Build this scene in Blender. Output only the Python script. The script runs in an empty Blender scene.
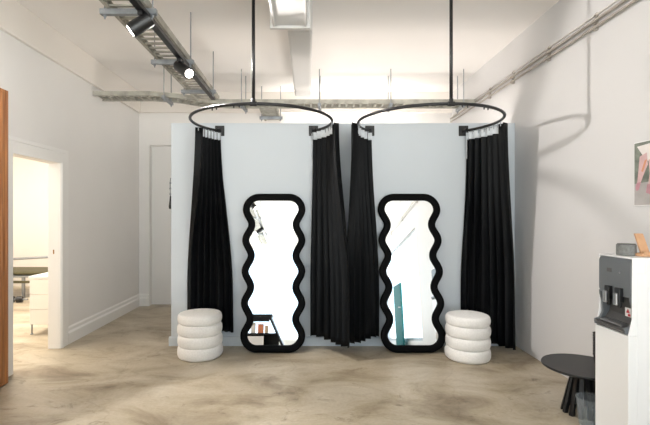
import bpy, bmesh, math, random
from mathutils import Vector, Matrix
random.seed(7)
C = bpy.context.scene.collection
PI = math.pi
R = math.radians

# ------------------------------------------------------------------ room measures (metres)
UPW = 30
EYE = 1.40                       # camera height
XL, XR = -2.63, 2.24             # inner faces of the side walls
YP = 4.68                        # front face of the fitting room partition
YB = 6.74                        # back wall
YF = -4.2                        # shop front wall, behind the camera
ZC = 3.32                        # ceiling
FPX, CX, CY = 433.0, 308.0, 216.0

# ------------------------------------------------------------------ materials
def mat(name, col, rough=0.6, metal=0.0, noise=None, bump=None, spec=0.5, sheen=0.0, emit=None):
    m = bpy.data.materials.new(name); m.use_nodes = True
    nt = m.node_tree; b = nt.nodes['Principled BSDF']
    b.inputs['Base Color'].default_value = (*col, 1)
    b.inputs['Roughness'].default_value = rough
    b.inputs['Metallic'].default_value = metal
    b.inputs['Specular IOR Level'].default_value = spec
    if sheen: b.inputs['Sheen Weight'].default_value = sheen
    if emit:
        b.inputs['Emission Color'].default_value = (*emit[0], 1); b.inputs['Emission Strength'].default_value = emit[1]
    tc = nt.nodes.new('ShaderNodeTexCoord')
    if noise:
        sc, amt = noise
        n = nt.nodes.new('ShaderNodeTexNoise'); n.inputs['Scale'].default_value = sc; n.inputs['Detail'].default_value = 5
        r = nt.nodes.new('ShaderNodeValToRGB')
        r.color_ramp.elements[0].position = .3; r.color_ramp.elements[1].position = .7
        r.color_ramp.elements[0].color = (*[max(0, c*(1-amt)) for c in col], 1)
        r.color_ramp.elements[1].color = (*[min(1, c*(1+amt)) for c in col], 1)
        nt.links.new(tc.outputs['Object'], n.inputs['Vector'])
        nt.links.new(n.outputs['Fac'], r.inputs['Fac']); nt.links.new(r.outputs['Color'], b.inputs['Base Color'])
    if bump:
        sc, st, dist = bump
        n2 = nt.nodes.new('ShaderNodeTexNoise'); n2.inputs['Scale'].default_value = sc; n2.inputs['Detail'].default_value = 4
        bp = nt.nodes.new('ShaderNodeBump'); bp.inputs['Strength'].default_value = st; bp.inputs['Distance'].default_value = dist
        nt.links.new(tc.outputs['Object'], n2.inputs['Vector'])
        nt.links.new(n2.outputs['Fac'], bp.inputs['Height']); nt.links.new(bp.outputs['Normal'], b.inputs['Normal'])
    return m

def floor_material():
    m = bpy.data.materials.new('polished_concrete'); m.use_nodes = True
    nt = m.node_tree; b = nt.nodes['Principled BSDF']; L = nt.links.new
    tc = nt.nodes.new('ShaderNodeTexCoord')
    mp = nt.nodes.new('ShaderNodeMapping'); mp.inputs['Scale'].default_value = (0.8, 1.25, 1)
    L(tc.outputs['Object'], mp.inputs['Vector'])
    n1 = nt.nodes.new('ShaderNodeTexNoise'); n1.inputs['Scale'].default_value = 1.9; n1.inputs['Detail'].default_value = 9
    n1.inputs['Roughness'].default_value = .62; n1.inputs['Distortion'].default_value = .7
    L(mp.outputs['Vector'], n1.inputs['Vector'])
    r1 = nt.nodes.new('ShaderNodeValToRGB'); cr = r1.color_ramp
    cr.elements[0].position = .28; cr.elements[0].color = (.19, .143, .092, 1)
    cr.elements[1].position = .70; cr.elements[1].color = (.545, .49, .395, 1)
    e = cr.elements.new(.47); e.color = (.405, .345, .25, 1)
    L(n1.outputs['Fac'], r1.inputs['Fac'])
    # darker worn streaks
    n2 = nt.nodes.new('ShaderNodeTexNoise'); n2.inputs['Scale'].default_value = 4.6; n2.inputs['Detail'].default_value = 8
    n2.inputs['Roughness'].default_value = .7; n2.inputs['Distortion'].default_value = 1.2
    L(mp.outputs['Vector'], n2.inputs['Vector'])
    r2 = nt.nodes.new('ShaderNodeValToRGB'); r2.color_ramp.elements[0].position = .30; r2.color_ramp.elements[1].position = .42
    r2.color_ramp.elements[0].color = (.34, .28, .22, 1); r2.color_ramp.elements[1].color = (1, 1, 1, 1)
    L(n2.outputs['Fac'], r2.inputs['Fac'])
    mx = nt.nodes.new('ShaderNodeMix'); mx.data_type = 'RGBA'; mx.blend_type = 'MULTIPLY'; mx.inputs['Factor'].default_value = .75
    L(r1.outputs['Color'], mx.inputs['A']); L(r2.outputs['Color'], mx.inputs['B'])
    # fine aggregate
    n3 = nt.nodes.new('ShaderNodeTexNoise'); n3.inputs['Scale'].default_value = 42; n3.inputs['Detail'].default_value = 4
    L(tc.outputs['Object'], n3.inputs['Vector'])
    r3 = nt.nodes.new('ShaderNodeValToRGB'); r3.color_ramp.elements[0].color = (.82, .80, .78, 1); r3.color_ramp.elements[1].color = (1.12, 1.12, 1.12, 1)
    L(n3.outputs['Fac'], r3.inputs['Fac'])
    mx2 = nt.nodes.new('ShaderNodeMix'); mx2.data_type = 'RGBA'; mx2.blend_type = 'MULTIPLY'; mx2.inputs['Factor'].default_value = 1
    L(mx.outputs['Result'], mx2.inputs['A']); L(r3.outputs['Color'], mx2.inputs['B'])
    # hairline cracks
    v = nt.nodes.new('ShaderNodeTexVoronoi'); v.feature = 'DISTANCE_TO_EDGE'; v.inputs['Scale'].default_value = .55
    nd = nt.nodes.new('ShaderNodeTexNoise'); nd.inputs['Scale'].default_value = 2.5; nd.inputs['Detail'].default_value = 6
    L(tc.outputs['Object'], nd.inputs['Vector'])
    ad = nt.nodes.new('ShaderNodeVectorMath'); ad.operation = 'MULTIPLY_ADD'; ad.inputs[1].default_value = (.5, .5, .5)
    L(nd.outputs['Color'], ad.inputs[0]); L(tc.outputs['Object'], ad.inputs[2]); L(ad.outputs['Vector'], v.inputs['Vector'])
    r4 = nt.nodes.new('ShaderNodeValToRGB'); r4.color_ramp.elements[0].position = .0; r4.color_ramp.elements[1].position = .006
    r4.color_ramp.elements[0].color = (.5, .45, .40, 1); r4.color_ramp.elements[1].color = (1, 1, 1, 1)
    L(v.outputs['Distance'], r4.inputs['Fac'])
    mx3 = nt.nodes.new('ShaderNodeMix'); mx3.data_type = 'RGBA'; mx3.blend_type = 'MULTIPLY'; mx3.inputs['Factor'].default_value = .25
    L(mx2.outputs['Result'], mx3.inputs['A']); L(r4.outputs['Color'], mx3.inputs['B'])
    L(mx3.outputs['Result'], b.inputs['Base Color'])
    rr = nt.nodes.new('ShaderNodeMapRange'); rr.inputs['To Min'].default_value = .42; rr.inputs['To Max'].default_value = .30
    L(n1.outputs['Fac'], rr.inputs['Value']); L(rr.outputs['Result'], b.inputs['Roughness'])
    b.inputs['Specular IOR Level'].default_value = .45
    bp = nt.nodes.new('ShaderNodeBump'); bp.inputs['Strength'].default_value = .08; bp.inputs['Distance'].default_value = .01
    L(n2.outputs['Fac'], bp.inputs['Height']); L(bp.outputs['Normal'], b.inputs['Normal'])
    return m

def timber_material():
    m = bpy.data.materials.new('orange_timber'); m.use_nodes = True
    nt = m.node_tree; b = nt.nodes['Principled BSDF']; L = nt.links.new
    tc = nt.nodes.new('ShaderNodeTexCoord'); mp = nt.nodes.new('ShaderNodeMapping'); mp.inputs['Scale'].default_value = (22, 22, .7)
    n = nt.nodes.new('ShaderNodeTexNoise'); n.inputs['Scale'].default_value = 2.2; n.inputs['Detail'].default_value = 6; n.inputs['Distortion'].default_value = .6
    r = nt.nodes.new('ShaderNodeValToRGB'); r.color_ramp.elements[0].position = .3; r.color_ramp.elements[1].position = .72
    r.color_ramp.elements[0].color = (.19, .062, .016, 1); r.color_ramp.elements[1].color = (.46, .20, .07, 1)
    L(tc.outputs['Object'], mp.inputs['Vector']); L(mp.outputs['Vector'], n.inputs['Vector']); L(n.outputs['Fac'], r.inputs['Fac'])
    L(r.outputs['Color'], b.inputs['Base Color']); b.inputs['Roughness'].default_value = .38
    return m

def pane_material():
    m = bpy.data.materials.new('clear_pane'); m.use_nodes = True
    nt = m.node_tree; nt.nodes.remove(nt.nodes['Principled BSDF']); o = nt.nodes['Material Output']
    t = nt.nodes.new('ShaderNodeBsdfTransparent'); t.inputs['Color'].default_value = (.96, .98, .98, 1)
    g = nt.nodes.new('ShaderNodeBsdfGlossy'); g.inputs['Roughness'].default_value = .03
    x = nt.nodes.new('ShaderNodeMixShader')
    x.inputs['Fac'].default_value = .05; nt.links.new(t.outputs[0], x.inputs[1]); nt.links.new(g.outputs[0], x.inputs[2])
    nt.links.new(x.outputs[0], o.inputs['Surface'])
    return m

def clear_plastic():
    m = bpy.data.materials.new('clear_plastic'); m.use_nodes = True
    nt = m.node_tree; p = nt.nodes['Principled BSDF']; o = nt.nodes['Material Output']
    p.inputs['Base Color'].default_value = (.80, .82, .83, 1); p.inputs['Roughness'].default_value = .15
    t = nt.nodes.new('ShaderNodeBsdfTransparent'); t.inputs['Color'].default_value = (.88, .92, .95, 1)
    lw = nt.nodes.new('ShaderNodeLayerWeight'); lw.inputs['Blend'].default_value = .35
    mr = nt.nodes.new('ShaderNodeMapRange'); mr.inputs['To Min'].default_value = .03; mr.inputs['To Max'].default_value = .32
    nt.links.new(lw.outputs['Facing'], mr.inputs['Value'])
    x = nt.nodes.new('ShaderNodeMixShader')
    nt.links.new(mr.outputs['Result'], x.inputs['Fac']); nt.links.new(t.outputs[0], x.inputs[1]); nt.links.new(p.outputs[0], x.inputs[2])
    nt.links.new(x.outputs[0], o.inputs['Surface'])
    return m

M = dict(
    wall=mat('white_wall_paint', (.77, .755, .735), .55, bump=(9, .06, .01), noise=(1.3, .02)),
    wall_r=mat('white_render', (.665, .66, .665), .5, bump=(5, .08, .015), noise=(.9, .02)),
    ceil=mat('ceiling_paint', (.86, .835, .81), .75, noise=(.7, .025), bump=(2.0, .10, .03)),
    part=mat('partition_paint', (.625, .675, .72), .5, noise=(1.1, .02), bump=(30, .03, .003)),
    trim=mat('white_gloss_trim', (.80, .79, .77), .35),
    cornice=mat('cream_bulkhead', (.79, .75, .70), .6, noise=(1.0, .02)),
    floor=floor_material(),
    timber=timber_material(),
    black=mat('black_velvet_frame', (.002, .0022, .0025), .6, spec=.08, bump=(160, .2, .002)),
    cloth=mat('black_curtain_cloth', (.0026, .0032, .004), .55, spec=.18, noise=(6, .25), bump=(220, .15, .0015)),
    tape=mat('white_heading_tape', (.72, .76, .80), .75, noise=(14, .12)),
    iron=mat('black_powder_coat', (.008, .008, .009), .38),
    mirror=mat('silvered_glass', (.93, .95, .95), .015, 1.0),
    boucle=mat('cream_boucle', (.84, .825, .80), .95, noise=(70, .05), bump=(110, .4, .006), sheen=.3),
    galv=mat('galvanised_steel', (.36, .35, .305), .55, .3, noise=(9, .25)),
    zinc=mat('zinc_strut', (.30, .32, .34), .42, .7, noise=(12, .2)),
    duct=mat('white_enamel', (.66, .655, .645), .35),
    plastic=mat('white_appliance_plastic', (.87, .88, .89), .28),
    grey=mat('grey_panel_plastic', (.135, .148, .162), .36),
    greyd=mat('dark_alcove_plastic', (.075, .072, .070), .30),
    steel=mat('brushed_steel', (.50, .50, .51), .3, .9),
    blackp=mat('black_plastic', (.012, .012, .013), .35),
    cable=mat('grey_cable', (.05, .05, .05), .8, spec=.2),
    red=mat('red_sticker', (.55, .04, .06), .5), white=mat('white_card', (.85, .85, .85), .6),
    tabl=mat('black_table_lacquer', (.008, .0085, .009), .36, spec=.35, noise=(20, .2)),
    clear=clear_plastic(), pane=pane_material(),
    felt=mat('grey_felt', (.20, .205, .20), .9, noise=(60, .25), bump=(150, .4, .003)),
    lwood=mat('pale_timber', (.62, .36, .20), .5, noise=(12, .12)),
    cooks=mat('cream_metal', (.78, .76, .72), .4),
    olive=mat('olive_upholstery', (.075, .066, .030), .7, noise=(10, .15)),
    alu=mat('dull_aluminium', (.33, .35, .37), .35, .8),
    teal=mat('teal_paint', (.008, .115, .12), .7, spec=.2),
    brass=mat('dull_brass', (.30, .16, .05), .4, .8),
    conduit=mat('grey_conduit', (.42, .38, .34), .45, .3),
    pvc=mat('white_pvc', (.72, .69, .66), .45),
)

# ------------------------------------------------------------------ mesh helpers
def link(o, parent=None):
    C.objects.link(o)
    if parent is not None: o.parent = parent
    return o
def obj(name, bm, material, parent=None, smooth=False, bevel=0, subsurf=0):
    bmesh.ops.recalc_face_normals(bm, faces=bm.faces)
    me = bpy.data.meshes.new(name); bm.to_mesh(me); bm.free()
    for mm in (material if isinstance(material, (list, tuple)) else [material]): me.materials.append(mm)
    if smooth:
        for p in me.polygons: p.use_smooth = True
    o = bpy.data.objects.new(name, me); link(o, parent)
    if bevel:
        b = o.modifiers.new('bevel', 'BEVEL'); b.width = bevel; b.segments = 3; b.limit_method = 'ANGLE'; b.angle_limit = R(40)
        for p in me.polygons: p.use_smooth = True
        w = o.modifiers.new('wn', 'WEIGHTED_NORMAL'); w.keep_sharp = True
    if subsurf:
        s = o.modifiers.new('sub', 'SUBSURF'); s.levels = subsurf; s.render_levels = subsurf
    return o
def thing(name, label, cat, loc=(0, 0, 0), rot=(0, 0, 0), group=None):
    o = bpy.data.objects.new(name, None); C.objects.link(o); o.empty_display_size = .1
    o.location = loc; o.rotation_euler = rot
    return tag(o, label, cat, group)
def tag(o, label, cat, group=None):
    o['label'] = label; o['category'] = cat
    if group: o['group'] = group
    return o
def struct(o):
    o['kind'] = 'structure'; return o

def box(bm, x0, x1, y0, y1, z0, z1, mi=0):
    v = [bm.verts.new((x, y, z)) for z in (z0, z1) for x, y in ((x0, y0), (x1, y0), (x1, y1), (x0, y1))]
    for f in ((0, 3, 2, 1), (4, 5, 6, 7), (0, 1, 5, 4), (1, 2, 6, 5), (2, 3, 7, 6), (3, 0, 4, 7)):
        bm.faces.new([v[i] for i in f]).material_index = mi
def bx(*a):
    bm = bmesh.new(); box(bm, *a); return bm
def cyl(bm, p0, p1, r0, r1=None, n=20, caps=True):
    r1 = r0 if r1 is None else r1
    p0, p1 = Vector(p0), Vector(p1); d = (p1-p0).normalized()
    a = d.orthogonal().normalized(); b = d.cross(a)
    A = [bm.verts.new(p0+(a*math.cos(t)+b*math.sin(t))*r0) for t in [2*PI*i/n for i in range(n)]]
    B = [bm.verts.new(p1+(a*math.cos(t)+b*math.sin(t))*r1) for t in [2*PI*i/n for i in range(n)]]
    for i in range(n): bm.faces.new((A[i], A[(i+1) % n], B[(i+1) % n], B[i]))
    if caps: bm.faces.new(A[::-1]); bm.faces.new(B)
def tube(bm, pts, r, n=10, closed=False):
    pts = [Vector(p) for p in pts]; rings = []; N = len(pts)
    up = None
    for i, p in enumerate(pts):
        a = pts[i-1] if (i > 0 or closed) else p
        b = pts[(i+1) % N] if (i < N-1 or closed) else p
        d = (b-a).normalized()
        if up is None: up = d.orthogonal().normalized()
        up = (up-d*up.dot(d)).normalized(); s = d.cross(up)
        rings.append([bm.verts.new(p+(up*math.cos(2*PI*k/n)+s*math.sin(2*PI*k/n))*r) for k in range(n)])
    for i in range(N if closed else N-1):
        A, B = rings[i], rings[(i+1) % N]
        for k in range(n): bm.faces.new((A[k], A[(k+1) % n], B[(k+1) % n], B[k]))
    if not closed: bm.faces.new(rings[0][::-1]); bm.faces.new(rings[-1])
def lathe(bm, prof, cx=0, cy=0, n=48):
    rings = []
    for r, z in prof:
        if r < 1e-6: rings.append([bm.verts.new((cx, cy, z))])
        else: rings.append([bm.verts.new((cx+r*math.cos(2*PI*k/n), cy+r*math.sin(2*PI*k/n), z)) for k in range(n)])
    for A, B in zip(rings, rings[1:]):
        if len(A) == 1 and len(B) == 1: continue
        for k in range(n):
            k2 = (k+1) % n
            if len(A) == 1: bm.faces.new((A[0], B[k2], B[k]))
            elif len(B) == 1: bm.faces.new((A[k], A[k2], B[0]))
            else: bm.faces.new((A[k], A[k2], B[k2], B[k]))
def prism(bm, poly, axis, a, b):
    """extrude a 2D polygon along axis ('x': poly is (y,z); 'y': (x,z); 'z': (x,y))"""
    def P(q, t): return {'x': (t, q[0], q[1]), 'y': (q[0], t, q[1]), 'z': (q[0], q[1], t)}[axis]
    A = [bm.verts.new(P(q, a)) for q in poly]; B = [bm.verts.new(P(q, b)) for q in poly]
    n = len(poly)
    for i in range(n): bm.faces.new((A[i], A[(i+1) % n], B[(i+1) % n], B[i]))
    bm.faces.new(A[::-1]); bm.faces.new(B)
def rrect(x0, x1, y0, y1, r, n=6):
    out = []
    for cx, cy, a in ((x1-r, y1-r, 0), (x0+r, y1-r, 90), (x0+r, y0+r, 180), (x1-r, y0+r, 270)):
        for k in range(n+1):
            t = R(a+90*k/n); out.append((cx+r*math.cos(t), cy+r*math.sin(t)))
    return out

# ------------------------------------------------------------------ the setting
T = .10
DY0, DY1, DZ = 3.83, 4.565, 1.955       # side doorway in the left wall
SX = -6.4                               # far side of the room beyond it
bm = bmesh.new(); box(bm, SX, XR+.4, YF-.3, 8.8, -.12, 0)
struct(obj('floor', bm, M['floor']))
bm = bmesh.new(); box(bm, XL-T, XR+.2, YF-.2, YB+.15, ZC, ZC+.12)
struct(obj('ceiling', bm, M['ceil']))
# left wall with the doorway
bm = bmesh.new()
box(bm, XL-T, XL, YF, DY0, 0, ZC); box(bm, XL-T, XL, DY1, YB+.15, 0, ZC); box(bm, XL-T, XL, DY0, DY1, DZ, ZC)
struct(obj('wall_left', bm, M['wall']))
# back wall, with a shallow door recess at its left
RX0, RX1, RZ = -2.47, -1.55, 2.50
bm = bmesh.new()
box(bm, XL, RX0, YB, YB+.15, 0, ZC); box(bm, RX1, XR, YB, YB+.15, 0, ZC); box(bm, RX0, RX1, YB, YB+.15, RZ, ZC)
struct(obj('wall_back', bm, M['wall']))
d = struct(obj('door_2', bx(RX0+.003, RX1-.003, YB+.09, YB+.13, .006, RZ-.004), M['trim']))
# right wall; its shop window begins beside the camera
WY0, WY1, WZ0, WZ1 = -3.9, .25, .12, 2.40
bm = bmesh.new()
box(bm, XR, XR+.2, WY1, YB+.15, 0, ZC); box(bm, XR, XR+.2, YF, WY0, 0, ZC)
box(bm, XR, XR+.2, WY0, WY1, 0, WZ0); box(bm, XR, XR+.2, WY0, WY1, WZ1, ZC)
struct(obj('wall_right', bm, M['wall_r']))
# shop front behind the camera with a wide window
FX0, FX1, FZ0, FZ1 = -2.4, 2.05, .10, 2.95
bm = bmesh.new()
box(bm, XL, FX0, YF-.2, YF, 0, ZC); box(bm, FX1, XR, YF-.2, YF, 0, ZC)
box(bm, FX0, FX1, YF-.2, YF, 0, FZ0); box(bm, FX0, FX1, YF-.2, YF, FZ1, ZC)
struct(obj('wall_front', bm, M['wall']))
w1 = struct(obj('window_1', (lambda b: (box(b, FX0, FX1, YF-.13, YF-.07, FZ0, FZ0+.06), box(b, FX0, FX1, YF-.13, YF-.07, FZ1-.06, FZ1),
        [box(b, x-.025, x+.025, YF-.13, YF-.07, FZ0+.06, FZ1-.06) for x in (FX0+.025, FX1-.025)], b)[-1])(bmesh.new()), M['trim']))
obj('glass', bx(FX0+.05, FX1-.05, YF-.105, YF-.097, FZ0+.06, FZ1-.06), M['pane'], w1)
w2 = struct(obj('window_2', (lambda b: (box(b, XR+.02, XR+.13, WY0, WY1, WZ0, WZ0+.06), box(b, XR+.02, XR+.13, WY0, WY1, WZ1-.08, WZ1),
        [box(b, XR+.02, XR+.13, y-.025, y+.025, WZ0+.06, WZ1-.08) for y in (WY0+.025, WY1-.025)], b)[-1])(bmesh.new()), M['alu']))
obj('glass', bx(XR+.097, XR+.105, WY0+.05, WY1-.05, WZ0+.06, WZ1-.06), M['pane'], w2)
# the fitting room partition
PX0, PX1, PZ = -1.48, XR-.002, 2.405
struct(obj('wall_partition', bx(PX0, PX1, YP, YP+.12, 0, PZ), M['part'], bevel=.004))
def skirt_poly(h, t):      # (depth, height)
    return [(0, 0), (t, 0), (t, h*.62), (t*.55, h*.74), (t*.55, h*.90), (t*.25, h), (0, h)]
bm = bmesh.new(); prism(bm, [(YP-d_, z) for d_, z in ((0, 0), (.018, 0), (.018, .085), (.010, .098), (0, .10))], 'x', PX0-.02, PX1-.0)
struct(obj('baseboard_partition', bm, M['part']))
bm = bmesh.new(); prism(bm, [(XL+d_, z) for d_, z in skirt_poly(.19, .022)], 'y', DY1+.155, YB)
struct(obj('baseboard_left', bm, M['trim']))
bm = bmesh.new(); prism(bm, [(YB-d_, z) for d_, z in skirt_poly(.19, .022)], 'x', XL+.0, RX0)
struct(obj('baseboard_back', bm, M['trim']))
# bulkheads along the top of the left and back walls
bm = bmesh.new(); box(bm, XL, XL+.035, YF, YB, 2.995, ZC); struct(obj('trim_1', bm, M['cornice'], bevel=.006))
bm = bmesh.new(); box(bm, XL+.035, XR, YB-.035, YB, 3.0, ZC); struct(obj('trim_2', bm, M['cornice'], bevel=.006))
# doorway lining and architraves
bm = bmesh.new()
box(bm, XL-T-.012, XL+.004, DY1-.002, DY1+.012, 0, DZ+.012); box(bm, XL-T-.012, XL+.004, DY0-.012, DY0+.002, 0, DZ+.012)
box(bm, XL-T-.012, XL+.004, DY0, DY1, DZ-.002, DZ+.012)
for y0, y1 in ((DY1, DY1+.15), (DY0-.15, DY0)): box(bm, XL, XL+.024, y0, y1, 0, DZ+.15); box(bm, XL, XL+.034, y0+.012, y0+.05, 0, DZ+.012)
box(bm, XL, XL+.024, DY0, DY1, DZ, DZ+.15); box(bm, XL, XL+.03, DY0-.1, DY1+.1, DZ+.11, DZ+.15)
arch = struct(obj('trim_3', bm, M['trim'], bevel=.004))
obj('strike_plate', bx(XL-.056, XL-.044, DY1-.005, DY1-.0015, 1.0, 1.045), M['brass'], arch)
# the bright room beyond
bm = bmesh.new()
box(bm, SX, XL-T, 8.66, 8.8, 0, ZC); struct(obj('wall_side_back', bm, M['cornice']))
struct(obj('wall_side_left', bx(SX-.1, SX, 1.8, 8.8, 0, ZC), M['cornice']))
struct(obj('wall_side_front', bx(SX, XL-T, 1.7, 1.8, 0, ZC), M['cornice']))
struct(obj('wall_side_right', bx(XL-T, XL, YB+.15, 8.8, 0, ZC), M['cornice']))
struct(obj('ceiling_side', bx(SX-.1, XL-T, 1.7, 8.8, ZC, ZC+.1), M['ceil']))

# ------------------------------------------------------------------ things at the left
t = thing('timber_door', 'orange varnished timber door standing open flat against the left wall', 'door', (XL+.084, 3.62, 0))
bm = bmesh.new(); prism(bm, rrect(0, .05, -.12, 0, .02), 'z', .012, 2.44); obj('stile', bm, M['timber'], t, smooth=False)
bm = bmesh.new(); prism(bm, rrect(0, .05, -1.02, -.90, .02), 'z', .012, 2.44); obj('stile', bm, M['timber'], t)
bm = bmesh.new()
for z0, z1 in ((.012, .26), (1.02, 1.16), (2.32, 2.44)): box(bm, .004, .046, -.90, -.12, z0, z1)
obj('rail', bm, M['timber'], t)
bm = bmesh.new(); box(bm, .018, .032, -.90, -.12, .26, 1.02); box(bm, .018, .032, -.90, -.12, 1.16, 2.32); obj('panel', bm, M['timber'], t)
bm = bmesh.new()
for y in (-.035, -.085): box(bm, .046, .056, y-.012, y+.012, .03, 2.42)
obj('bead', bm, M['timber'], t, bevel=.004)

# beyond the doorway
t = thing('filing_cabinet', 'white drawer cabinet on thin metal legs just inside the side doorway', 'cabinet', (-3.21, 5.1, 0))
obj('body', bx(-.07, .40, 0, .5, .12, .66), M['cooks'], t, bevel=.008)
obj('top', bx(-.08, .41, -.01, .51, .66, .69), M['trim'], t, bevel=.004)
for x in (-.055, .385):
    for y in (.02, .48):
        bm = bmesh.new(); cyl(bm, (x, y, 0), (x, y, .125), .008, .010, 10); cyl(bm, (x, y, 0), (x, y, .012), .018, .016, 12); obj('leg', bm, M['alu'], t, smooth=True)
for z in (.125, .302, .479):
    dr = obj('drawer', bx(-.06, .39, -.014, -.001, z, z+.174), M['cooks'], t)
    obj('handle', bx(.30, .37, -.022, -.014, z+.15, z+.156), M['cooks'], dr)
t = tag(obj('desk_telephone', (lambda b: (prism(b, [(5.16, .69), (5.36, .69), (5.36, .75), (5.2, .715)], 'x', -3.03, -2.86), box(b, -3.03, -2.98, 5.18, 5.34, .735, .765), b)[-1])(bmesh.new()), M['blackp'], bevel=.006),
        'small black device on top of the white cabinet in the side room', 'device')
t = thing('daybed', 'low olive padded bench with slim metal frame far inside the side room', 'bench', (-5.0, 7.7, 0))
obj('seat_pad', bx(-1.2, 1.5, -.35, .35, .40, .455), M['olive'], t, bevel=.02)
obj('frame', bx(-1.22, 1.52, -.36, .36, .355, .385), M['alu'], t, bevel=.006)
obj('lower_rail', bx(-1.22, 1.52, -.37, -.33, .26, .30), M['olive'], t, bevel=.004)
for x in (-1.15, .15, 1.45):
    for y in (-.32, .32): obj('leg', bx(x-.02, x+.02, y-.02, y+.02, 0, .36), M['alu'], t)
bm = bmesh.new(); tube(bm, [(-1.2, -.30, .51), (-1.2, -.30, .60), (1.45, -.30, .75), (1.45, -.30, .51)], .022, 10); obj('grab_rail', bm, M['alu'], t, smooth=True)
t = thing('floor_weights', 'row of dark rounded objects on the floor under the olive bench', 'weights', (-5.2, 7.0, 0))
bm = bmesh.new()
for i in range(9):
    cyl(bm, (-.55+i*.13, 0, .05), (-.47+i*.13, .02, .05), .05, .05, 14)
obj('weight_discs', bm, M['blackp'], t, smooth=False)
bm = bmesh.new(); cyl(bm, (-.6, .01, .05), (.66, .01, .05), .014); obj('bar', bm, M['alu'], t)

# lanyard hanging on the left end of the partition
t = thing('lanyard', 'small dark beaded lanyard hanging on the left end of the partition', 'lanyard', (PX0-.012, YP+.05, 0))
bm = bmesh.new(); cyl(bm, (.012, 0, 1.81), (-.012, 0, 1.81), .007); obj('hook', bm, M['alu'], t)
bm = bmesh.new(); tube(bm, [(-.010, 0, 1.81), (-.013, -.006, 1.75), (-.010, -.004, 1.66), (-.010, 0, 1.58)], .005, 8)
for z in (1.76, 1.70, 1.64): lathe(bm, [(0, z-.012), (.010, z-.008), (.012, z), (.010, z+.008), (0, z+.012)], -.010, -.004, 12)
obj('cord', bm, M['zinc'], t, smooth=True)
bm = bmesh.new(); lathe(bm, [(0, 1.475), (.016, 1.48), (.020, 1.50), (.012, 1.57), (.007, 1.62), (0, 1.625)], -.010, 0, 12); obj('tassel', bm, M['blackp'], t, smooth=True)

# ------------------------------------------------------------------ curtain rails and curtains
RR, RZr = .680, 2.319
HALF = .506; OFF = math.sqrt(RR*RR-HALF*HALF)
def make_rail(xc, label):
    yc = YP-OFF
    t = thing('curtain_rail', label, 'curtain rail', (xc, YP, RZr), group='round curtain rails')
    a0 = math.atan2(OFF-.012, HALF); pts = []
    N = 72
    for i in range(N+1):
        a = a0-(PI+2*a0)*i/N
        pts.append((RR*math.cos(a), -OFF+RR*math.sin(a), 0))
    bm = bmesh.new(); tube(bm, pts, .0135, 10); obj('rail', bm, M['iron'], t, smooth=True)
    for s in (-1, 1):
        bm = bmesh.new(); box(bm, s*HALF-.05, s*HALF+.05, -.012, -.0005, -.055, .055)
        b = obj('wall_plate', bm, M['iron'], t, bevel=.002)
        bm = bmesh.new(); cyl(bm, (s*HALF, -.011, 0), (s*HALF+s*.02, -.05, 0), .02, .018, 14)
        for dx in (-.036, .036):
            for dz in (-.04, .04): cyl(bm, (s*HALF+dx, -.016, dz), (s*HALF+dx, -.011, dz), .006, .006, 8)
        obj('socket', bm, M['iron'], b)
    fy = -OFF-RR
    bm = bmesh.new(); cyl(bm, (0, fy, .0), (0, fy, ZC-RZr-.001), .014, .014, 14); obj('ceiling_pole', bm, M['iron'], t, smooth=True)
    bm = bmesh.new(); cyl(bm, (0, fy, ZC-RZr-.02), (0, fy, ZC-RZr-.001), .05, .05, 24); obj('ceiling_rose', bm, M['iron'], t)
    bm = bmesh.new(); cyl(bm, (-.028, fy, 0), (.028, fy, 0), .019, .019, 12); cyl(bm, (0, fy, 0), (0, fy, .04), .019, .017, 12); obj('tee_clamp', bm, M['iron'], t)
    for a in ([78, 60] if xc > 0 else [100, 118]):            # idle gliders on the open front of the rail
        for da in (0, -4):
            q = R(-a+da); x, y = RR*math.cos(q), -OFF+RR*math.sin(q)
            bm = bmesh.new(); cyl(bm, (x, y, -.012), (x, y, -.030), .007, .005, 8); obj('glider', bm, M['iron'], t)
    return t
XA, XBc = -.447, 1.172
make_rail(XA, 'black round curtain rail above the left wavy mirror')
make_rail(XBc, 'black round curtain rail above the right wavy mirror')

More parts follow.
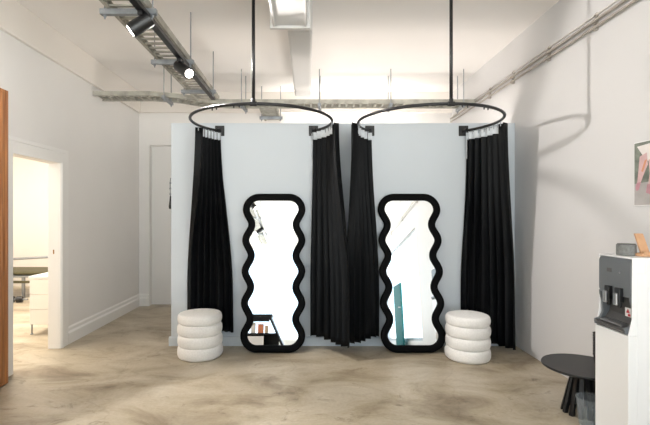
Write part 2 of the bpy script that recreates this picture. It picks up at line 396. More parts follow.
def lerp_path(path, u):
    """point and arc position along a polyline, u in 0..1"""
    L = [0]
    for a, b in zip(path, path[1:]): L.append(L[-1]+math.hypot(b[0]-a[0], b[1]-a[1]))
    s = u*L[-1]
    for i in range(len(path)-1):
        if s <= L[i+1] or i == len(path)-2:
            k = (s-L[i])/max(1e-9, L[i+1]-L[i])
            return (path[i][0]*(1-k)+path[i+1][0]*k, path[i][1]*(1-k)+path[i+1][1]*k)
def smoothstep(x):
    x = max(0, min(1, x)); return x*x*(3-2*x)
def make_curtain(xc, a0, a1, bottom, hem, label, seed, pleats=7, amp_t=.030, amp_b=.035, settle=.55, cord=True, flare=.02, tape=.74):
    """a0 -> a1: rail angles in degrees from the wall bracket outwards; bottom: plan path of the hem"""
    rnd = random.Random(seed); yc = YP-OFF
    top = [(xc+(RR+flare*(i/14)**2)*math.cos(R(a0+(a1-a0)*i/14)), yc+(RR+flare*(i/14)**2)*math.sin(R(a0+(a1-a0)*i/14))) for i in range(15)]
    NU, NV = 150, 30; Zt = RZr-.020
    ph = [rnd.uniform(-.5, .5) for _ in range(4)]; ga = [rnd.uniform(.65, 1.2) for _ in range(pleats*2+3)]
    def plan(u, z, off=0.0, gain=1.0):
        k = smoothstep((Zt-z)/(Zt-settle))
        def base(uu):
            a, b = lerp_path(top, uu), lerp_path(bottom, uu)
            return Vector((a[0]*(1-k)+b[0]*k, a[1]*(1-k)+b[1]*k))
        p = base(u); d = (base(min(1, u+.01))-base(max(0, u-.01))).normalized(); n = Vector((-d.y, d.x))
        q = u*pleats+.13*math.sin(5*u+ph[0])+k*.16*math.sin(9*u+ph[1]+z*.8)
        g = ga[int(q*2) % len(ga)]*(1-(q*2 % 1))+ga[(int(q*2)+1) % len(ga)]*(q*2 % 1)
        A = (amp_t*(1-k)+amp_b*k)*g*gain
        w = math.sin(2*PI*q); w = math.copysign(abs(w)**.75, w)
        p = p+n*(A*w+off)+d*(.25*A*math.sin(4*PI*q+ph[2]))
        return p
    t = thing('curtain', label, 'curtain', (lerp_path(bottom, .5)[0], lerp_path(bottom, .5)[1], hem), group='black fitting room curtains')
    o0 = Vector(t.location)
    def sheet(z0, z1, nv, off, gain=1.0, u0=0, u1=1, hemwave=0):
        bm = bmesh.new(); rows = []
        for j in range(nv+1):
            row = []
            for i in range(NU+1):
                u = u0+(u1-u0)*i/NU
                zz = z0+(z1-z0)*j/nv + (hemwave*math.sin(6*u+ph[3])*(1-j/nv)**4)
                p = plan(u, zz, off, gain); row.append(bm.verts.new((p.x-o0.x, p.y-o0.y, zz-o0.z)))
            rows.append(row)
        for a, b in zip(rows, rows[1:]):
            for i in range(NU): bm.faces.new((a[i], a[i+1], b[i+1], b[i]))
        return bm
    o = obj('fabric', sheet(hem, Zt, NV, 0, hemwave=.012), M['cloth'], t, smooth=True)
    s = o.modifiers.new('thickness', 'SOLIDIFY'); s.thickness = .004; s.offset = 0
    # white heading tape sewn on the inside (towards the ring's middle)
    sgn = 1.0 if a1 < a0 else -1.0
    test = plan(.5, Zt-.03, .02*sgn)-Vector((xc, yc)); test2 = plan(.5, Zt-.03, -.02*sgn)-Vector((xc, yc))
    if test.length > test2.length: sgn = -sgn
    o = obj('heading_tape', sheet(Zt-.082, Zt-.004, 3, .006*sgn, .98, 0, tape), M['tape'], t, smooth=True)
    s = o.modifiers.new('thickness', 'SOLIDIFY'); s.thickness = .002; s.offset = 0
    for i in range(pleats+1):
        u = min(.995, max(.005, i/pleats)); a = R(a0+(a1-a0)*u); x, y = xc+RR*math.cos(a), yc+RR*math.sin(a)
        bm = bmesh.new(); cyl(bm, (x-o0.x, y-o0.y, RZr-.012-o0.z), (x-o0.x, y-o0.y, Zt-.035-o0.z), .006, .004, 8); obj('hook', bm, M['zinc'], t)
    if cord:
        p = plan(.0, Zt-.05, .012*sgn)
        bm = bmesh.new(); tube(bm, [(p.x-o0.x, p.y-o0.y-.02, Zt-.01-o0.z), (p.x-o0.x, p.y-o0.y-.03, Zt-.12-o0.z), (p.x-o0.x, p.y-o0.y-.03, Zt-.29-o0.z)], .004, 8)
        obj('draw_cord', bm, M['tape'], t, smooth=True)
    return t
make_curtain(XA, 138, 167, [(-.80, 4.63), (-1.03, 4.625), (-1.30, 4.62)], .155,
             'black curtain at the far left, behind the left pouf', 3, 7, .034, .028, .62, cord=False, flare=.0, tape=.80)
make_curtain(XA, 44, -6, [(.02, 4.60), (.23, 4.42), (.418, 4.16)], .135, 'black curtain in the middle pair, hanging next to the left mirror', 5, 7, .036, .045, flare=.05)
make_curtain(XBc, 136, 187, [(.735, 4.60), (.58, 4.46), (.405, 4.35)], .125, 'black curtain in the middle pair, hanging next to the right mirror', 8, 6, .036, .045, flare=.05)
make_curtain(XBc, 39, -6, [(1.63, 4.625), (1.86, 4.60), (2.01, 4.46), (2.09, 4.32)], .07,
             'black curtain at the far right, behind the right pouf', 11, 7, .032, .034, flare=.06)

# ------------------------------------------------------------------ wavy mirrors
def make_mirror(x, label):
    t = thing('wavy_mirror', label, 'mirror', (x, 4.422, .004), (-R(8.0), 0, 0), 'wavy floor mirrors')
    z0, z1, zb, zt = .038, 1.612, .172, 1.478
    w0, a = .265, .031; W = w0+a; path = []
    def corner(cx, cz, rx, rz, s, e, n=10):
        return [(cx+rx*math.cos(R(s+(e-s)*k/n)), cz+rz*math.sin(R(s+(e-s)*k/n))) for k in range(n+1)]
    N = 96; cr = .135
    right = [(w0+a*math.cos(2*PI*4*i/N), zb+(zt-zb)*i/N) for i in range(N+1)]
    path += right[:-1]
    path += corner(W-cr, zt, cr, z1-zt, 0, 90)
    path += corner(-W+cr, zt, cr, z1-zt, 90, 180)
    left = [(-p[0], p[1]) for p in reversed(right)]
    path += left[1:-1]
    path += corner(-W+cr, zb, cr, zb-z0, 180, 270)
    path += corner(W-cr, zb, cr, zb-z0, 270, 360)[:-1]
    # drop doubles
    P = [Vector(path[0])]
    for q in path[1:]:
        if (Vector(q)-P[-1]).length > 1e-4: P.append(Vector(q))
    if (P[0]-P[-1]).length < 1e-4: P.pop()
    n = len(P)
    prof = []
    for k in range(20):                       # soft rounded bar section
        tt = 2*PI*k/20; c, s = math.cos(tt), math.sin(tt)
        prof.append((.038*math.copysign(abs(c)**.6, c), .026*math.copysign(abs(s)**.7, s)))
    bm = bmesh.new(); rings = []; inner = []
    for i in range(n):
        d = (P[(i+1) % n]-P[i-1]).normalized(); nr = Vector((d.y, -d.x))
        rings.append([bm.verts.new((P[i].x+nr.x*u, v, P[i].y+nr.y*u)) for u, v in prof])
        inner.append((P[i].x-nr.x*.030, P[i].y-nr.y*.030))
    for i in range(n):
        A, B = rings[i], rings[(i+1) % n]
        for k in range(20): bm.faces.new((A[k], A[(k+1) % 20], B[(k+1) % 20], B[k]))
    obj('frame', bm, M['black'], t, smooth=True)
    bm = bmesh.new(); prism(bm, inner, 'y', -.004, .004); obj('mirror_glass', bm, M['mirror'], t)
    bm = bmesh.new(); prism(bm, [(q[0]*.99, .83+(q[1]-.83)*.995) for q in inner], 'y', .0045, .020); obj('backing_board', bm, M['blackp'], t)
make_mirror(-.362, 'black wavy framed floor mirror at the left, right of the left pouf')
make_mirror(1.078, 'black wavy framed floor mirror at the right, left of the right pouf')

# ------------------------------------------------------------------ poufs
def make_pouf(x, y, r, label):
    t = thing('pouf', label, 'pouf', (x, y, 0), group='cream poufs')
    hs = [.113, .111, .109, .094]; z = .003
    for k, h in enumerate(hs):
        rr = r*(1.0 if k == 0 else .985 if k < 3 else .975)
        prof = [(0, z)]
        for i in range(15):
            a = R(-90+180*i/14); c, s = math.cos(a), math.sin(a)
            prof.append((rr-.042+.042*abs(c)**.65, z+h/2+(h/2+.004)*math.copysign(abs(s)**.9, s)))
        if k == 3: prof += [(rr*.6, z+h+.012), (rr*.3, z+h+.017)]
        prof += [(0, z+h+(.018 if k == 3 else .004))]
        bm = bmesh.new(); lathe(bm, prof, 0, 0, 64)
        for v in bm.verts:
            a = math.atan2(v.co.y, v.co.x); q = 1+.008*math.sin(3*a+k*1.7)+.005*math.sin(7*a+k)
            v.co.x *= q; v.co.y *= q
        obj('tier', bm, M['boucle'], t, smooth=True)
        z += h
    return t
make_pouf(-1.082, 4.345, .224, 'cream boucle pouf of four stacked rolls at the left curtain')
make_pouf(1.575, 4.27, .216, 'cream boucle pouf of four stacked rolls beside the right mirror')

# ------------------------------------------------------------------ ceiling services
ZT = 2.87
def tray(name, path, width, label, rung=.095):
    """ladder tray following a plan polyline"""
    t = thing(name, label, 'cable tray', (path[0][0], path[0][1], ZT), group='steel cable trays')
    o = Vector((path[0][0], path[0][1])); P = [Vector(p)-o for p in path]
    nrm = []
    for i in range(len(P)):
        d = (P[min(i+1, len(P)-1)]-P[max(0, i-1)]).normalized(); nrm.append(Vector((-d.y, d.x)))
    for s in (-1, 1):
        bm = bmesh.new(); prev = None
        for i, p in enumerate(P):
            a = p+nrm[i]*(s*width/2); b = p+nrm[i]*(s*(width/2-.012)); c = p+nrm[i]*(s*(width/2-.028))
            ring = [bm.verts.new((q.x, q.y, z)) for q, z in ((a, 0), (a, .055), (c, .055), (c, .050), (b, .050), (b, .008), (c, .008), (c, 0))]
            if prev:
                for k in range(8): bm.faces.new((prev[k], prev[(k+1) % 8], ring[(k+1) % 8], ring[k]))
            else: bm.faces.new(ring)
            prev = ring
        bm.faces.new(prev[::-1]); obj('side_rail', bm, M['galv'], t)
    bm = bmesh.new()
    for i in range(len(P)-1):
        a, b = P[i], P[i+1]; L = (b-a).length; d = (b-a)/L; n = Vector((-d.y, d.x)); m = max(1, int(L/rung))
        for k in range(m):
            c = a+d*((k+.5)*L/m); w = width/2-.014
            q = [c+n*w+d*.013, c-n*w+d*.013, c-n*w-d*.013, c+n*w-d*.013]
            vv = [bm.verts.new((p.x, p.y, z)) for z in (.008, .022) for p in q]
            for f in ((0, 3, 2, 1), (4, 5, 6, 7), (0, 1, 5, 4), (1, 2, 6, 5), (2, 3, 7, 6), (3, 0, 4, 7)): bm.faces.new([vv[j] for j in f])
    obj('rungs', bm, M['galv'], t)
    return t, o
def hanger(t, o, x0, y0, x1, y1, z=-.04):
    """strut under a tray with a threaded rod up to the ceiling at each end"""
    d = Vector((x1-x0, y1-y0)); L = d.length; d /= L; n = Vector((-d.y, d.x))
    a = Vector((x0, y0))-o; b = Vector((x1, y1))-o
    bm = bmesh.new()
    q = [a-n*.02, b-n*.02, b+n*.02, a+n*.02]
    vv = [bm.verts.new((p.x, p.y, zz)) for zz in (z, -.001) for p in q]
    for f in ((0, 3, 2, 1), (4, 5, 6, 7), (0, 1, 5, 4), (1, 2, 6, 5), (2, 3, 7, 6), (3, 0, 4, 7)): bm.faces.new([vv[j] for j in f])
    obj('strut', bm, M['zinc'], t, bevel=.002)
    for p in (a+d*.03, b-d*.03):
        bm = bmesh.new(); cyl(bm, (p.x, p.y, z-.03), (p.x, p.y, ZC-ZT-.001), .006, .006, 8)
        cyl(bm, (p.x, p.y, z-.014), (p.x, p.y, z), .012, .012, 6); obj('hanger_rod', bm, M['zinc'], t)
TX = -1.275; TW = .30
t, o = tray('cable_tray', [(TX, -3.6), (TX, 5.50)], TW, 'long galvanised ladder cable tray carrying the black lighting track')
for y in (-2.2, -.6, .95, 3.08, 4.08, 5.05): hanger(t, o, TX-.20, y, TX+.20, y)
t, o = tray('cable_tray', [(XL+.002, 5.42), (-1.95, 5.42), (-1.60, 5.54), (-1.35, 5.74), (-1.05, 5.79), (XR-.06, 5.79)], .27,
            'galvanised cable tray running across from left wall to right wall behind partition')
for x in (-1.76, -.87, .147, 1.08, 2.03):
    y = 5.43 if x < -1.5 else 5.79
    hanger(t, o, x, y-.17, x+(.02 if x > -1.5 else 0), y+.17)
t, o = tray('cable_tray', [(-.545, 5.94), (-.545, YB-.04)], .25, 'short galvanised cable tray branch going to the back wall', .075)
hanger(t, o, -.545-.17, 6.4, -.545+.17, 6.4)

# lighting track and its spotlights
tk = thing('lighting_track', 'black lighting track clamped below the long cable tray', 'lighting track', (-1.135, 0, 2.79))
obj('channel', bx(-.024, .024, -3.4, 5.2, 0, .035), M['iron'], tk, bevel=.002)
for y in (-2.2, -.6, .95, 3.08, 4.08, 5.05):
    obj('clamp', bx(-.026, .026, y-.025, y+.025, .004, .0405), M['zinc'], tk)
emit = mat('lit_lamp_face', (1, 1, 1), .4, emit=((1.0, .93, .84), 14))
def spot(y, aim, power, label, cone=120, x=-1.135, z=2.79, blend=.6, col=(1, .95, .905), soft=.045):
    t = thing('spotlight', label, 'spotlight', (x, y, z), group='black track spotlights')
    d = Vector(aim).normalized(); c = Vector((0, 0, -.062))
    bm = bmesh.new(); box(bm, -.017, .017, -.06, .06, -.028, -.0005); obj('adapter', bm, M['iron'], t, bevel=.003)
    bm = bmesh.new(); cyl(bm, (0, 0, -.026), (0, 0, -.07), .010, .010, 10); obj('stem', bm, M['iron'], t)
    bm = bmesh.new(); a, b = c-d*(.06 if y == 2.98 else .045), c+d*(.10 if y == 2.98 else .175)
    cyl(bm, a, b, .05, .05, 32); obj('body', bm, M['iron'], t, bevel=.003)
    bm = bmesh.new(); cyl(bm, b+d*.0005, b+d*.006, .037, .037, 32); obj('lens', bm, emit, t)
    l = bpy.data.lights.new('lamp', 'SPOT'); l.energy = power; l.color = col; l.spot_size = R(cone); l.spot_blend = blend; l.shadow_soft_size = soft
    lo = bpy.data.objects.new('lamp', l); link(lo, t); lo.location = b+d*.03
    lo.rotation_euler = d.to_track_quat('-Z', 'Y').to_euler()
    return t
spot(2.98, (-.80, -.12, -.58), 40, 'black track spotlight nearest the camera, aimed left', 150, blend=1.0)
spot(3.86, (.60, -.60, -.53), 165, 'black track spotlight further back, aimed right with its lamp face showing', 124, blend=.20)
spot(.9, (.70, .35, -.75), 50, 'black track spotlight behind the camera, aimed at the right wall', 95, blend=1.0)
spot(-1.2, (-.7, .3, -.6), 70, 'black track spotlight behind the camera, aimed at the left wall', 140, blend=1.0)
# unseen floor uplighters added behind the partition to brighten the ceiling at the back
wl = thing('wall_light', 'long slim lamp on the back wall, hidden behind the partition', 'lamp', (.65, YB-.0005, 2.58))
obj('housing', bx(-.95, .95, -.07, 0, 0, .05), M['duct'], wl, bevel=.006)
obj('diffuser', bx(-.93, .93, -.066, -.006, .0505, .056), M['trim'], wl)
l = bpy.data.lights.new('lamp', 'AREA'); l.shape = 'RECTANGLE'; l.size = 1.85; l.size_y = .05; l.energy = 16; l.color = (1, .94, .87)
lo = bpy.data.objects.new('lamp', l); link(lo, wl); lo.location = (0, -.036, .062); lo.rotation_euler = (PI-.25, 0, 0)
for x, where in ((-.95, 'left'), (.45, 'middle'), (1.75, 'right')):
    t = thing('ceiling_fill_lamp', 'unseen fill lamp added to brighten the ceiling, behind the partition at its '+where, 'fill lamp', (x, 5.15, 0), group='added fill lamps behind the partition')
    bm = bmesh.new(); lathe(bm, [(0, 0), (.13, 0), (.13, .012), (.02, .03), (0, .03)], 0, 0, 32); obj('base', bm, M['iron'], t)
    bm = bmesh.new(); cyl(bm, (0, 0, .029), (0, 0, 1.72), .012, .012, 12); obj('pole', bm, M['iron'], t, smooth=True)
    bm = bmesh.new(); lathe(bm, [(0, 1.70), (.03, 1.70), (.13, 1.80), (.124, 1.80), (.028, 1.712), (0, 1.712)], 0, 0, 32); obj('bowl', bm, M['iron'], t, smooth=True)
    l = bpy.data.lights.new('lamp', 'SPOT'); l.energy = UPW*(.55 if where == 'left' else 1.0); l.color = (1, .92, .85); l.spot_size = R(165); l.spot_blend = .5; l.shadow_soft_size = .22
    lo = bpy.data.objects.new('lamp', l); link(lo, t); lo.location = (0, 0, 1.81); lo.rotation_euler = (PI, 0, 0)

# white duct
t = thing('air_duct', 'white enamelled rectangular air duct under the ceiling', 'duct', (-.10, 0, 0))
bm = bmesh.new(); box(bm, -.085, .140, 3.85, 6.0, 3.05, ZC-.001); obj('duct_run', bm, M['duct'], t, bevel=.03)
bm = bmesh.new(); box(bm, -.195, .095, -1.5, 3.62, 2.99, ZC-.001); obj('duct_run', bm, M['duct'], t, bevel=.012)
bm = bmesh.new(); box(bm, -.220, .120, 3.62, 3.66, 2.972, ZC-.001); obj('flange', bm, M['duct'], t, bevel=.004)
bm = bmesh.new()
v = [bm.verts.new(p) for p in ((-.195, 3.66, 2.99), (.095, 3.66, 2.99), (.095, 3.66, 3.31), (-.195, 3.66, 3.31), (-.085, 3.85, 3.05), (.140, 3.85, 3.05), (.140, 3.85, 3.31), (-.085, 3.85, 3.31))]
for f in ((0, 1, 5, 4), (1, 2, 6, 5), (2, 3, 7, 6), (3, 0, 4, 7), (0, 3, 2, 1), (4, 5, 6, 7)): bm.faces.new([v[i] for i in f])
obj('reducer', bm, M['duct'], t)
bm = bmesh.new()
for s in (-1, 1): box(bm, -.05+s*.128-.008, -.05+s*.128+.008, -1.4, 3.6, 2.974, 2.9895)
obj('seam_strip', bm, M['duct'], t, bevel=.002)

# conduits on the right wall
def conduit(z, r, m, label, off=.03):
    t = thing('conduit', label, 'pipe', (XR-off, 0, z), group='conduits along the right wall')
    bm = bmesh.new(); tube(bm, [(0, -3.9, 0), (0, 1, 0), (0, 3, 0), (0, YB-.04, 0)], r, 12); obj('pipe', bm, m, t, smooth=True)
    for y in (-2.2, -.8, .6, 2.0, 2.75, 3.35, 4.0, 4.7, 5.3):
        bm = bmesh.new(); cyl(bm, (0, y-.012, 0), (0, y+.012, 0), r+.003, r+.003, 12); box(bm, r*.2, off-.0005, y-.012, y+.012, -r-.010, r+.010); obj('saddle_clip', bm, M['conduit'], t)
conduit(2.905, .012, M['conduit'], 'upper grey conduit pipe running along the right wall')
conduit(2.855, .010, M['conduit'], 'lower grey conduit pipe running along the right wall')
conduit(2.955, .006, M['pvc'], 'thin white cable pipe above the two grey conduits', .014)

# ------------------------------------------------------------------ poster on the right wall
t = thing('poster', 'frameless poster of legs in pink tights and shoes on right wall', 'poster', (XR-.0005, 2.96, 1.468))
PW, PH = .36, .43
obj('board', bx(-.012, 0, -PW, 0, 0, PH), M['white'], t, bevel=.0015)
pm = dict(bg=mat('print_dark_green', (.16, .18, .15), .5, noise=(14, .5)), fl=mat('print_grey', (.42, .40, .39), .5, noise=(9, .15)),
          pk=mat('print_pink', (.62, .42, .42), .5, noise=(16, .15)), pk2=mat('print_rose', (.50, .25, .29), .5, noise=(18, .15)), wt=mat('print_white', (.78, .74, .72), .5, noise=(8, .1)), sk=mat('print_tan', (.62, .28, .16), .5))
def flat(name, poly, m, k):      # (distance from the far edge, height)
    bm = bmesh.new(); prism(bm, [(-a, b) for a, b in poly], 'x', -.0125-.0004*k-.0003, -.0125-.0004*k); obj(name, bm, m, t)
flat('print_backdrop', [(.006, .15), (PW-.006, .15), (PW-.006, PH-.006), (.006, PH-.006)], pm['bg'], 0)
flat('print_ground', [(.006, .006), (PW-.006, .006), (PW-.006, .17), (.006, .15)], pm['fl'], 1)
flat('print_garment', [(.03, .40), (PW-.006, .42), (PW-.006, .30), (.20, .25), (.10, .31)], pm['wt'], 2)
flat('print_leg', [(.055, .33), (.115, .35), (.125, .27), (.085, .20), (.06, .145), (.03, .14), (.04, .21)], pm['pk'], 3)
flat('print_leg', [(.13, .30), (.19, .31), (.185, .20), (.165, .13), (.125, .13), (.14, .21)], pm['pk'], 4)
flat('print_shoe', [(.03, .155), (.065, .16), (.05, .11), (.028, .10), (.018, .12)], pm['pk2'], 5)
flat('print_shoe', [(.12, .14), (.17, .145), (.185, .10), (.15, .072), (.11, .085)], pm['pk2'], 6)
flat('print_arm', [(.10, .30), (.12, .305), (.085, .225), (.07, .23)], pm['sk'], 7)

# ------------------------------------------------------------------ water cooler
KX, KY0, KY1, KZ = 1.85, 2.50, 2.79, 1.158
t = thing('water_cooler', 'white upright water cooler with a grey dispenser face near right wall', 'water cooler', (KX, KY0, 0))
W_ = XR-KX-.012; D_ = KY1-KY0
# body profile seen from the side (x,z) with the dispensing alcove cut into its face
ZA0, ZA1 = .735, .930
bm = bmesh.new()
box(bm, 0, W_, 0, D_, .012, ZA0-.03)                      # lower housing
box(bm, .10, W_, 0, D_, ZA0-.03, KZ)                      # column behind the alcove
for y0, y1 in ((0, .008), (D_-.008, D_)):
    prism(bm, [(.0, ZA0-.03), (.10, ZA0-.03), (.10, KZ), (.024, KZ), (.022, .80)], 'y', y0, y1)   # cheeks
box(bm, .024, .10, .008, D_-.008, KZ-.010, KZ)
obj('housing', bm, M['plastic'], t, bevel=.004)
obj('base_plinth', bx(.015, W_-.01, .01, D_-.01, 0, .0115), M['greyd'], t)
bm = bmesh.new()
box(bm, W_-.33, W_-.02, -.003, -.0002, .06, KZ-.09); obj('side_panel', bm, M['plastic'], t, bevel=.002)
# grey face: upper rounded panel, curved alcove back and lip
face = rrect(.009, D_-.009, ZA1-.01, KZ-.011, .03)
bm = bmesh.new(); prism(bm, [q for q in face], 'x', .018, .099); obj('dispenser_panel', bm, M['grey'], t, bevel=.003)
bm = bmesh.new()
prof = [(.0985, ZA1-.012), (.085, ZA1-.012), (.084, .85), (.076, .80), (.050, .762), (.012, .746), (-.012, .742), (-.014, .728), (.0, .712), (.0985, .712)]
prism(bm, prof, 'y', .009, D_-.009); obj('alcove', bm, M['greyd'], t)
for y0, y1 in ((.0085, .024), (D_-.024, D_-.0085)):
    bm = bmesh.new()
    prism(bm, [(.018, ZA1-.0), (.0985, ZA1), (.0985, .715), (-.012, .715), (-.014, .745), (.018, .756), (.034, .79), (.032, .86), (.019, .905)], 'y', y0, y1)
    obj('alcove_cheek', bm, M['grey'], t, bevel=.002)
bm = bmesh.new(); box(bm, -.004, .062, .05, D_-.05, .7485, .757)
for k in range(8): box(bm, .0, .058, .06+k*.022, .067+k*.022, .757, .760)
obj('drip_tray', bm, M['steel'], t)
for yy, nm in ((.178, 'cold'), (.088, 'hot')):
    tp = obj('tap', (lambda b: (box(b, -.006, .026, yy-.022, yy+.022, .885, .970), cyl(b, (.012, yy, .89), (.012, yy, .852), .016, .012, 16), b)[-1])(bmesh.new()), M['blackp'], t, bevel=.005)
    obj('lever', (lambda b: (box(b, -.020, -.006, yy-.015, yy+.015, .868, .940), b)[-1])(bmesh.new()), M['steel'], tp, bevel=.004)
bm = bmesh.new(); box(bm, .0165, .0178, .165, .205, 1.055, 1.078); obj('indicator', bm, M['greyd'], t)
bm = bmesh.new(); cyl(bm, (.0165, .095, 1.06), (.0178, .095, 1.06), .006, .006, 12); obj('indicator', bm, M['steel'], t)
bm = bmesh.new(); box(bm, .072, .0745, .075, .125, .795, .848); lb = obj('warning_sticker', bm, M['white'], t)
bm = bmesh.new(); prism(bm, [(.085, .818), (.115, .818), (.100, .843)], 'x', .0705, .0717); box(bm, .0705, .0717, .08, .10, .799, .813); obj('warning_mark', bm, M['red'], lb)

# things on the cooler
t = thing('smart_speaker', 'squat grey fabric cylinder on top of the water cooler', 'speaker', (1.955, 2.66, KZ+.001))
bm = bmesh.new(); lathe(bm, [(0, 0), (.049, 0), (.052, .003), (.052, .063), (.050, .066), (0, .066)], 0, 0, 40); obj('fabric_sleeve', bm, M['felt'], t)
bm = bmesh.new(); lathe(bm, [(0, .0665), (.046, .0665), (.048, .069), (.046, .072), (0, .072)], 0, 0, 40); obj('top_cap', bm, M['greyd'], t)
t = thing('phone_stand', 'pale wooden phone stand on the water cooler, right of the grey cylinder', 'stand', (2.01, 2.60, KZ+.001))
obj('base', bx(-.035, .075, -.05, .05, 0, .018), M['lwood'], t, bevel=.004)
bm = bmesh.new()
v = [bm.verts.new(p) for p in ((-.015, -.01, .018), (.037, -.01, .018), (.037, .004, .018), (-.015, .004, .018), (-.030, .022, .135), (.020, .022, .135), (.020, .036, .135), (-.030, .036, .135))]
for f in ((0, 3, 2, 1), (4, 5, 6, 7), (0, 1, 5, 4), (1, 2, 6, 5), (2, 3, 7, 6), (3, 0, 4, 7)): bm.faces.new([v[i] for i in f])
obj('back_rest', bm, M['lwood'], t, bevel=.003)
obj('lip', bx(-.03, .04, -.05, -.04, .018, .030), M['lwood'], t, bevel=.002)

# ------------------------------------------------------------------ table, cups, bin
TXc, TYc, TZ = 1.963, 3.09, .336
t = thing('side_table', 'low round black side table beside the water cooler', 'table', (TXc, TYc, 0))
bm = bmesh.new(); lathe(bm, [(0, TZ-.020), (.254, TZ-.020), (.264, TZ-.014), (.266, TZ-.006), (.263, TZ), (0, TZ)], 0, 0, 72); obj('tabletop', bm, M['tabl'], t, smooth=False)
for k in range(14):
    a = 2*PI*k/14; ca, sa = math.cos(a), math.sin(a)
    bm = bmesh.new()
    def q(r, w, d, z): return bm.verts.new((ca*(r+d)-sa*w, sa*(r+d)+ca*w, z))
    v = [q(.128, -.014, -.012, 0), q(.128, .014, -.012, 0), q(.128, .014, .012, 0), q(.128, -.014, .012, 0),
         q(.056, -.012, -.012, TZ-.0205), q(.056, .012, -.012, TZ-.0205), q(.056, .012, .012, TZ-.0205), q(.056, -.012, .012, TZ-.0205)]
    for f in ((0, 3, 2, 1), (4, 5, 6, 7), (0, 1, 5, 4), (1, 2, 6, 5), (2, 3, 7, 6), (3, 0, 4, 7)): bm.faces.new([v[i] for i in f])
    obj('slat_leg', bm, M['tabl'], t)
bm = bmesh.new(); lathe(bm, [(0, TZ-.05), (.06, TZ-.05), (.06, TZ-.0205), (0, TZ-.0205)], 0, 0, 24); obj('hub', bm, M['tabl'], t)
cup = None
for k in range(9):
    z = TZ+.001+k*.0185
    if cup is None:
        bm = bmesh.new(); lathe(bm, [(0, .0), (.026, .0), (.037, .088), (.040, .090), (.040, .094), (.036, .094), (.024, .004), (0, .004)], 0, 0, 28)
        cup = obj('paper_cup', bm, M['blackp'], smooth=False); o = cup
    else:
        o = cup.copy(); C.objects.link(o)
    o.location = (2.045, 3.04, z)
    tag(o, 'black paper cup nested in the stack on the low side table', 'cup', 'stack of black paper cups')
t = thing('waste_bin', 'small clear plastic waste bin on the floor under the table edge', 'bin', (1.885, 2.884, 0))
bm = bmesh.new(); lathe(bm, [(0, .002), (.062, .002), (.070, .01), (.086, .188), (.084, .188), (.067, .013), (0, .008)], 0, 0, 48); obj('bucket', bm, M['clear'], t, smooth=True)
bm = bmesh.new(); tube(bm, [(.087*math.cos(2*PI*k/48), .087*math.sin(2*PI*k/48), .189) for k in range(48)], .0035, 8, True); obj('rim', bm, M['clear'], t, smooth=True)

# ------------------------------------------------------------------ what the mirrors show: the shop behind the camera
t = thing('display_shelf', 'low black display shelf with slanted end, reflected in the left mirror', 'shelf', (-.85, 1.58, 0))
obj('base', bx(-.62, .45, -.17, .17, 0, .05), M['tabl'], t); obj('shelf_board', bx(-.60, .33, -.16, .16, .22, .24), M['tabl'], t)
obj('top_board', bx(-.58, .26, -.17, .17, .50, .54), M['tabl'], t)
bm = bmesh.new(); prism(bm, [(.45, .05), (.41, .05), (.20, .50), (.24, .50)], 'y', -.17, .17); obj('end_panel', bm, M['tabl'], t)
bm = bmesh.new(); box(bm, -.62, -.58, -.17, .17, .05, .50); obj('end_panel', bm, M['tabl'], t)
obj('back_panel', bx(-.58, .36, -.165, -.155, .05, .22), M['tabl'], t)
obj('fascia', bx(-.58, .22, .155, .169, .42, .4995), M['tabl'], t)
cols = [(.75, .55, .35), (.80, .68, .30), (.55, .06, .10), (.10, .18, .40), (.78, .75, .70), (.70, .25, .12), (.62, .45, .28)]
nm = ['tan', 'yellow', 'red', 'navy', 'white', 'orange', 'brown']
for k in range(7):
    w, h = .05+.02*(k % 3), .10+.02*((k*2) % 3)
    x = -1.40+k*.115
    b = tag(obj('product_box', bx(x, x+w, 1.60, 1.70, .241, .241+h*1.2), mat('card_'+nm[k], cols[k], .55), bevel=.002), nm[k]+' product box on the black display shelf', 'box', 'product boxes on the display shelf')
b = tag(obj('price_card', bx(-1.20, -.72, 1.751, 1.76, .0, .19), M['white']), 'white card leaning on the front of the black display shelf', 'card')
t = thing('teal_door', 'teal painted door reflected in the right mirror', 'door', (2.13, -1.35, 0))
obj('leaf', bx(-.02, .02, -.40, .40, .01, 1.40), M['teal'], t, bevel=.004)
bm = bmesh.new(); cyl(bm, (-.02, .34, .85), (-.07, .34, .85), .012); obj('knob', bm, M['steel'], t)

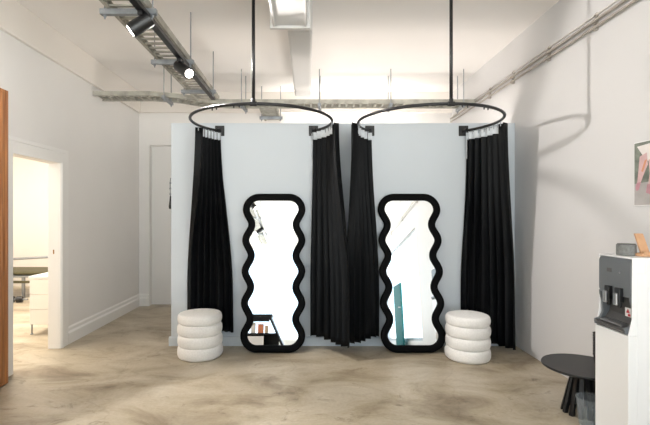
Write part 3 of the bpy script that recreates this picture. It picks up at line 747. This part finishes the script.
# ------------------------------------------------------------------ light
w = bpy.data.worlds.new('daylight'); bpy.context.scene.world = w; w.use_nodes = True
nt = w.node_tree; bgd = nt.nodes['Background']
tc = nt.nodes.new('ShaderNodeTexCoord'); sx = nt.nodes.new('ShaderNodeSeparateXYZ'); nt.links.new(tc.outputs['Generated'], sx.inputs[0])
rp = nt.nodes.new('ShaderNodeValToRGB'); rp.color_ramp.elements[0].position = .49; rp.color_ramp.elements[1].position = .51
rp.color_ramp.elements[0].color = (1, .985, .965, 1); rp.color_ramp.elements[1].color = (.195, .235, .275, 1)      # unseen ground below made brighter than the sky to lift the ceiling
mr = nt.nodes.new('ShaderNodeMapRange'); mr.inputs['From Min'].default_value = -1; mr.inputs['From Max'].default_value = 1
nt.links.new(sx.outputs['Z'], mr.inputs['Value']); nt.links.new(mr.outputs['Result'], rp.inputs['Fac']); nt.links.new(rp.outputs['Color'], bgd.inputs['Color'])
bgd.inputs['Strength'].default_value = 9.5
def portal(name, loc, rot, sx, sy):
    l = bpy.data.lights.new(name, 'AREA'); l.shape = 'RECTANGLE'; l.size = sx; l.size_y = sy; l.cycles.is_portal = True
    o = bpy.data.objects.new(name, l); link(o); o.location = loc; o.rotation_euler = rot
portal('front_window_portal', ((FX0+FX1)/2, YF-.16, (FZ0+FZ1)/2), (R(90), 0, 0), FX1-FX0, FZ1-FZ0)
portal('side_window_portal', (XR+.16, (WY0+WY1)/2, (WZ0+WZ1)/2), (R(90), 0, R(90)), WY1-WY0, WZ1-WZ0)
l = bpy.data.lights.new('side_room_ceiling_light', 'AREA'); l.shape = 'RECTANGLE'; l.size = 2.2; l.size_y = 3.5; l.energy = 210; l.color = (1, .93, .83)
o = bpy.data.objects.new('side_room_ceiling_light', l); link(o); o.location = (-4.5, 5.2, ZC-.02)

# ------------------------------------------------------------------ camera
cam = bpy.data.cameras.new('camera'); co = bpy.data.objects.new('camera', cam); link(co)
co.location = (0, 0, EYE); co.rotation_euler = (R(90), 0, 0)
cam.sensor_width = 36; cam.lens = FPX/650*36
cam.shift_x = (325-CX)/650; cam.shift_y = -(212.5-CY)/650
cam.clip_start = .05
sc = bpy.context.scene; sc.camera = co
sc.view_settings.view_transform = 'Standard'; sc.view_settings.look = 'None'; sc.view_settings.gamma = 1; sc.view_settings.use_curve_mapping = False
sc.view_settings.exposure = 0.32
sc.cycles.max_bounces = 10; sc.cycles.diffuse_bounces = 6; sc.cycles.glossy_bounces = 5; sc.cycles.transparent_max_bounces = 12
sc.cycles.sample_clamp_indirect = 8
sc.cycles.caustics_reflective = False; sc.cycles.caustics_refractive = False
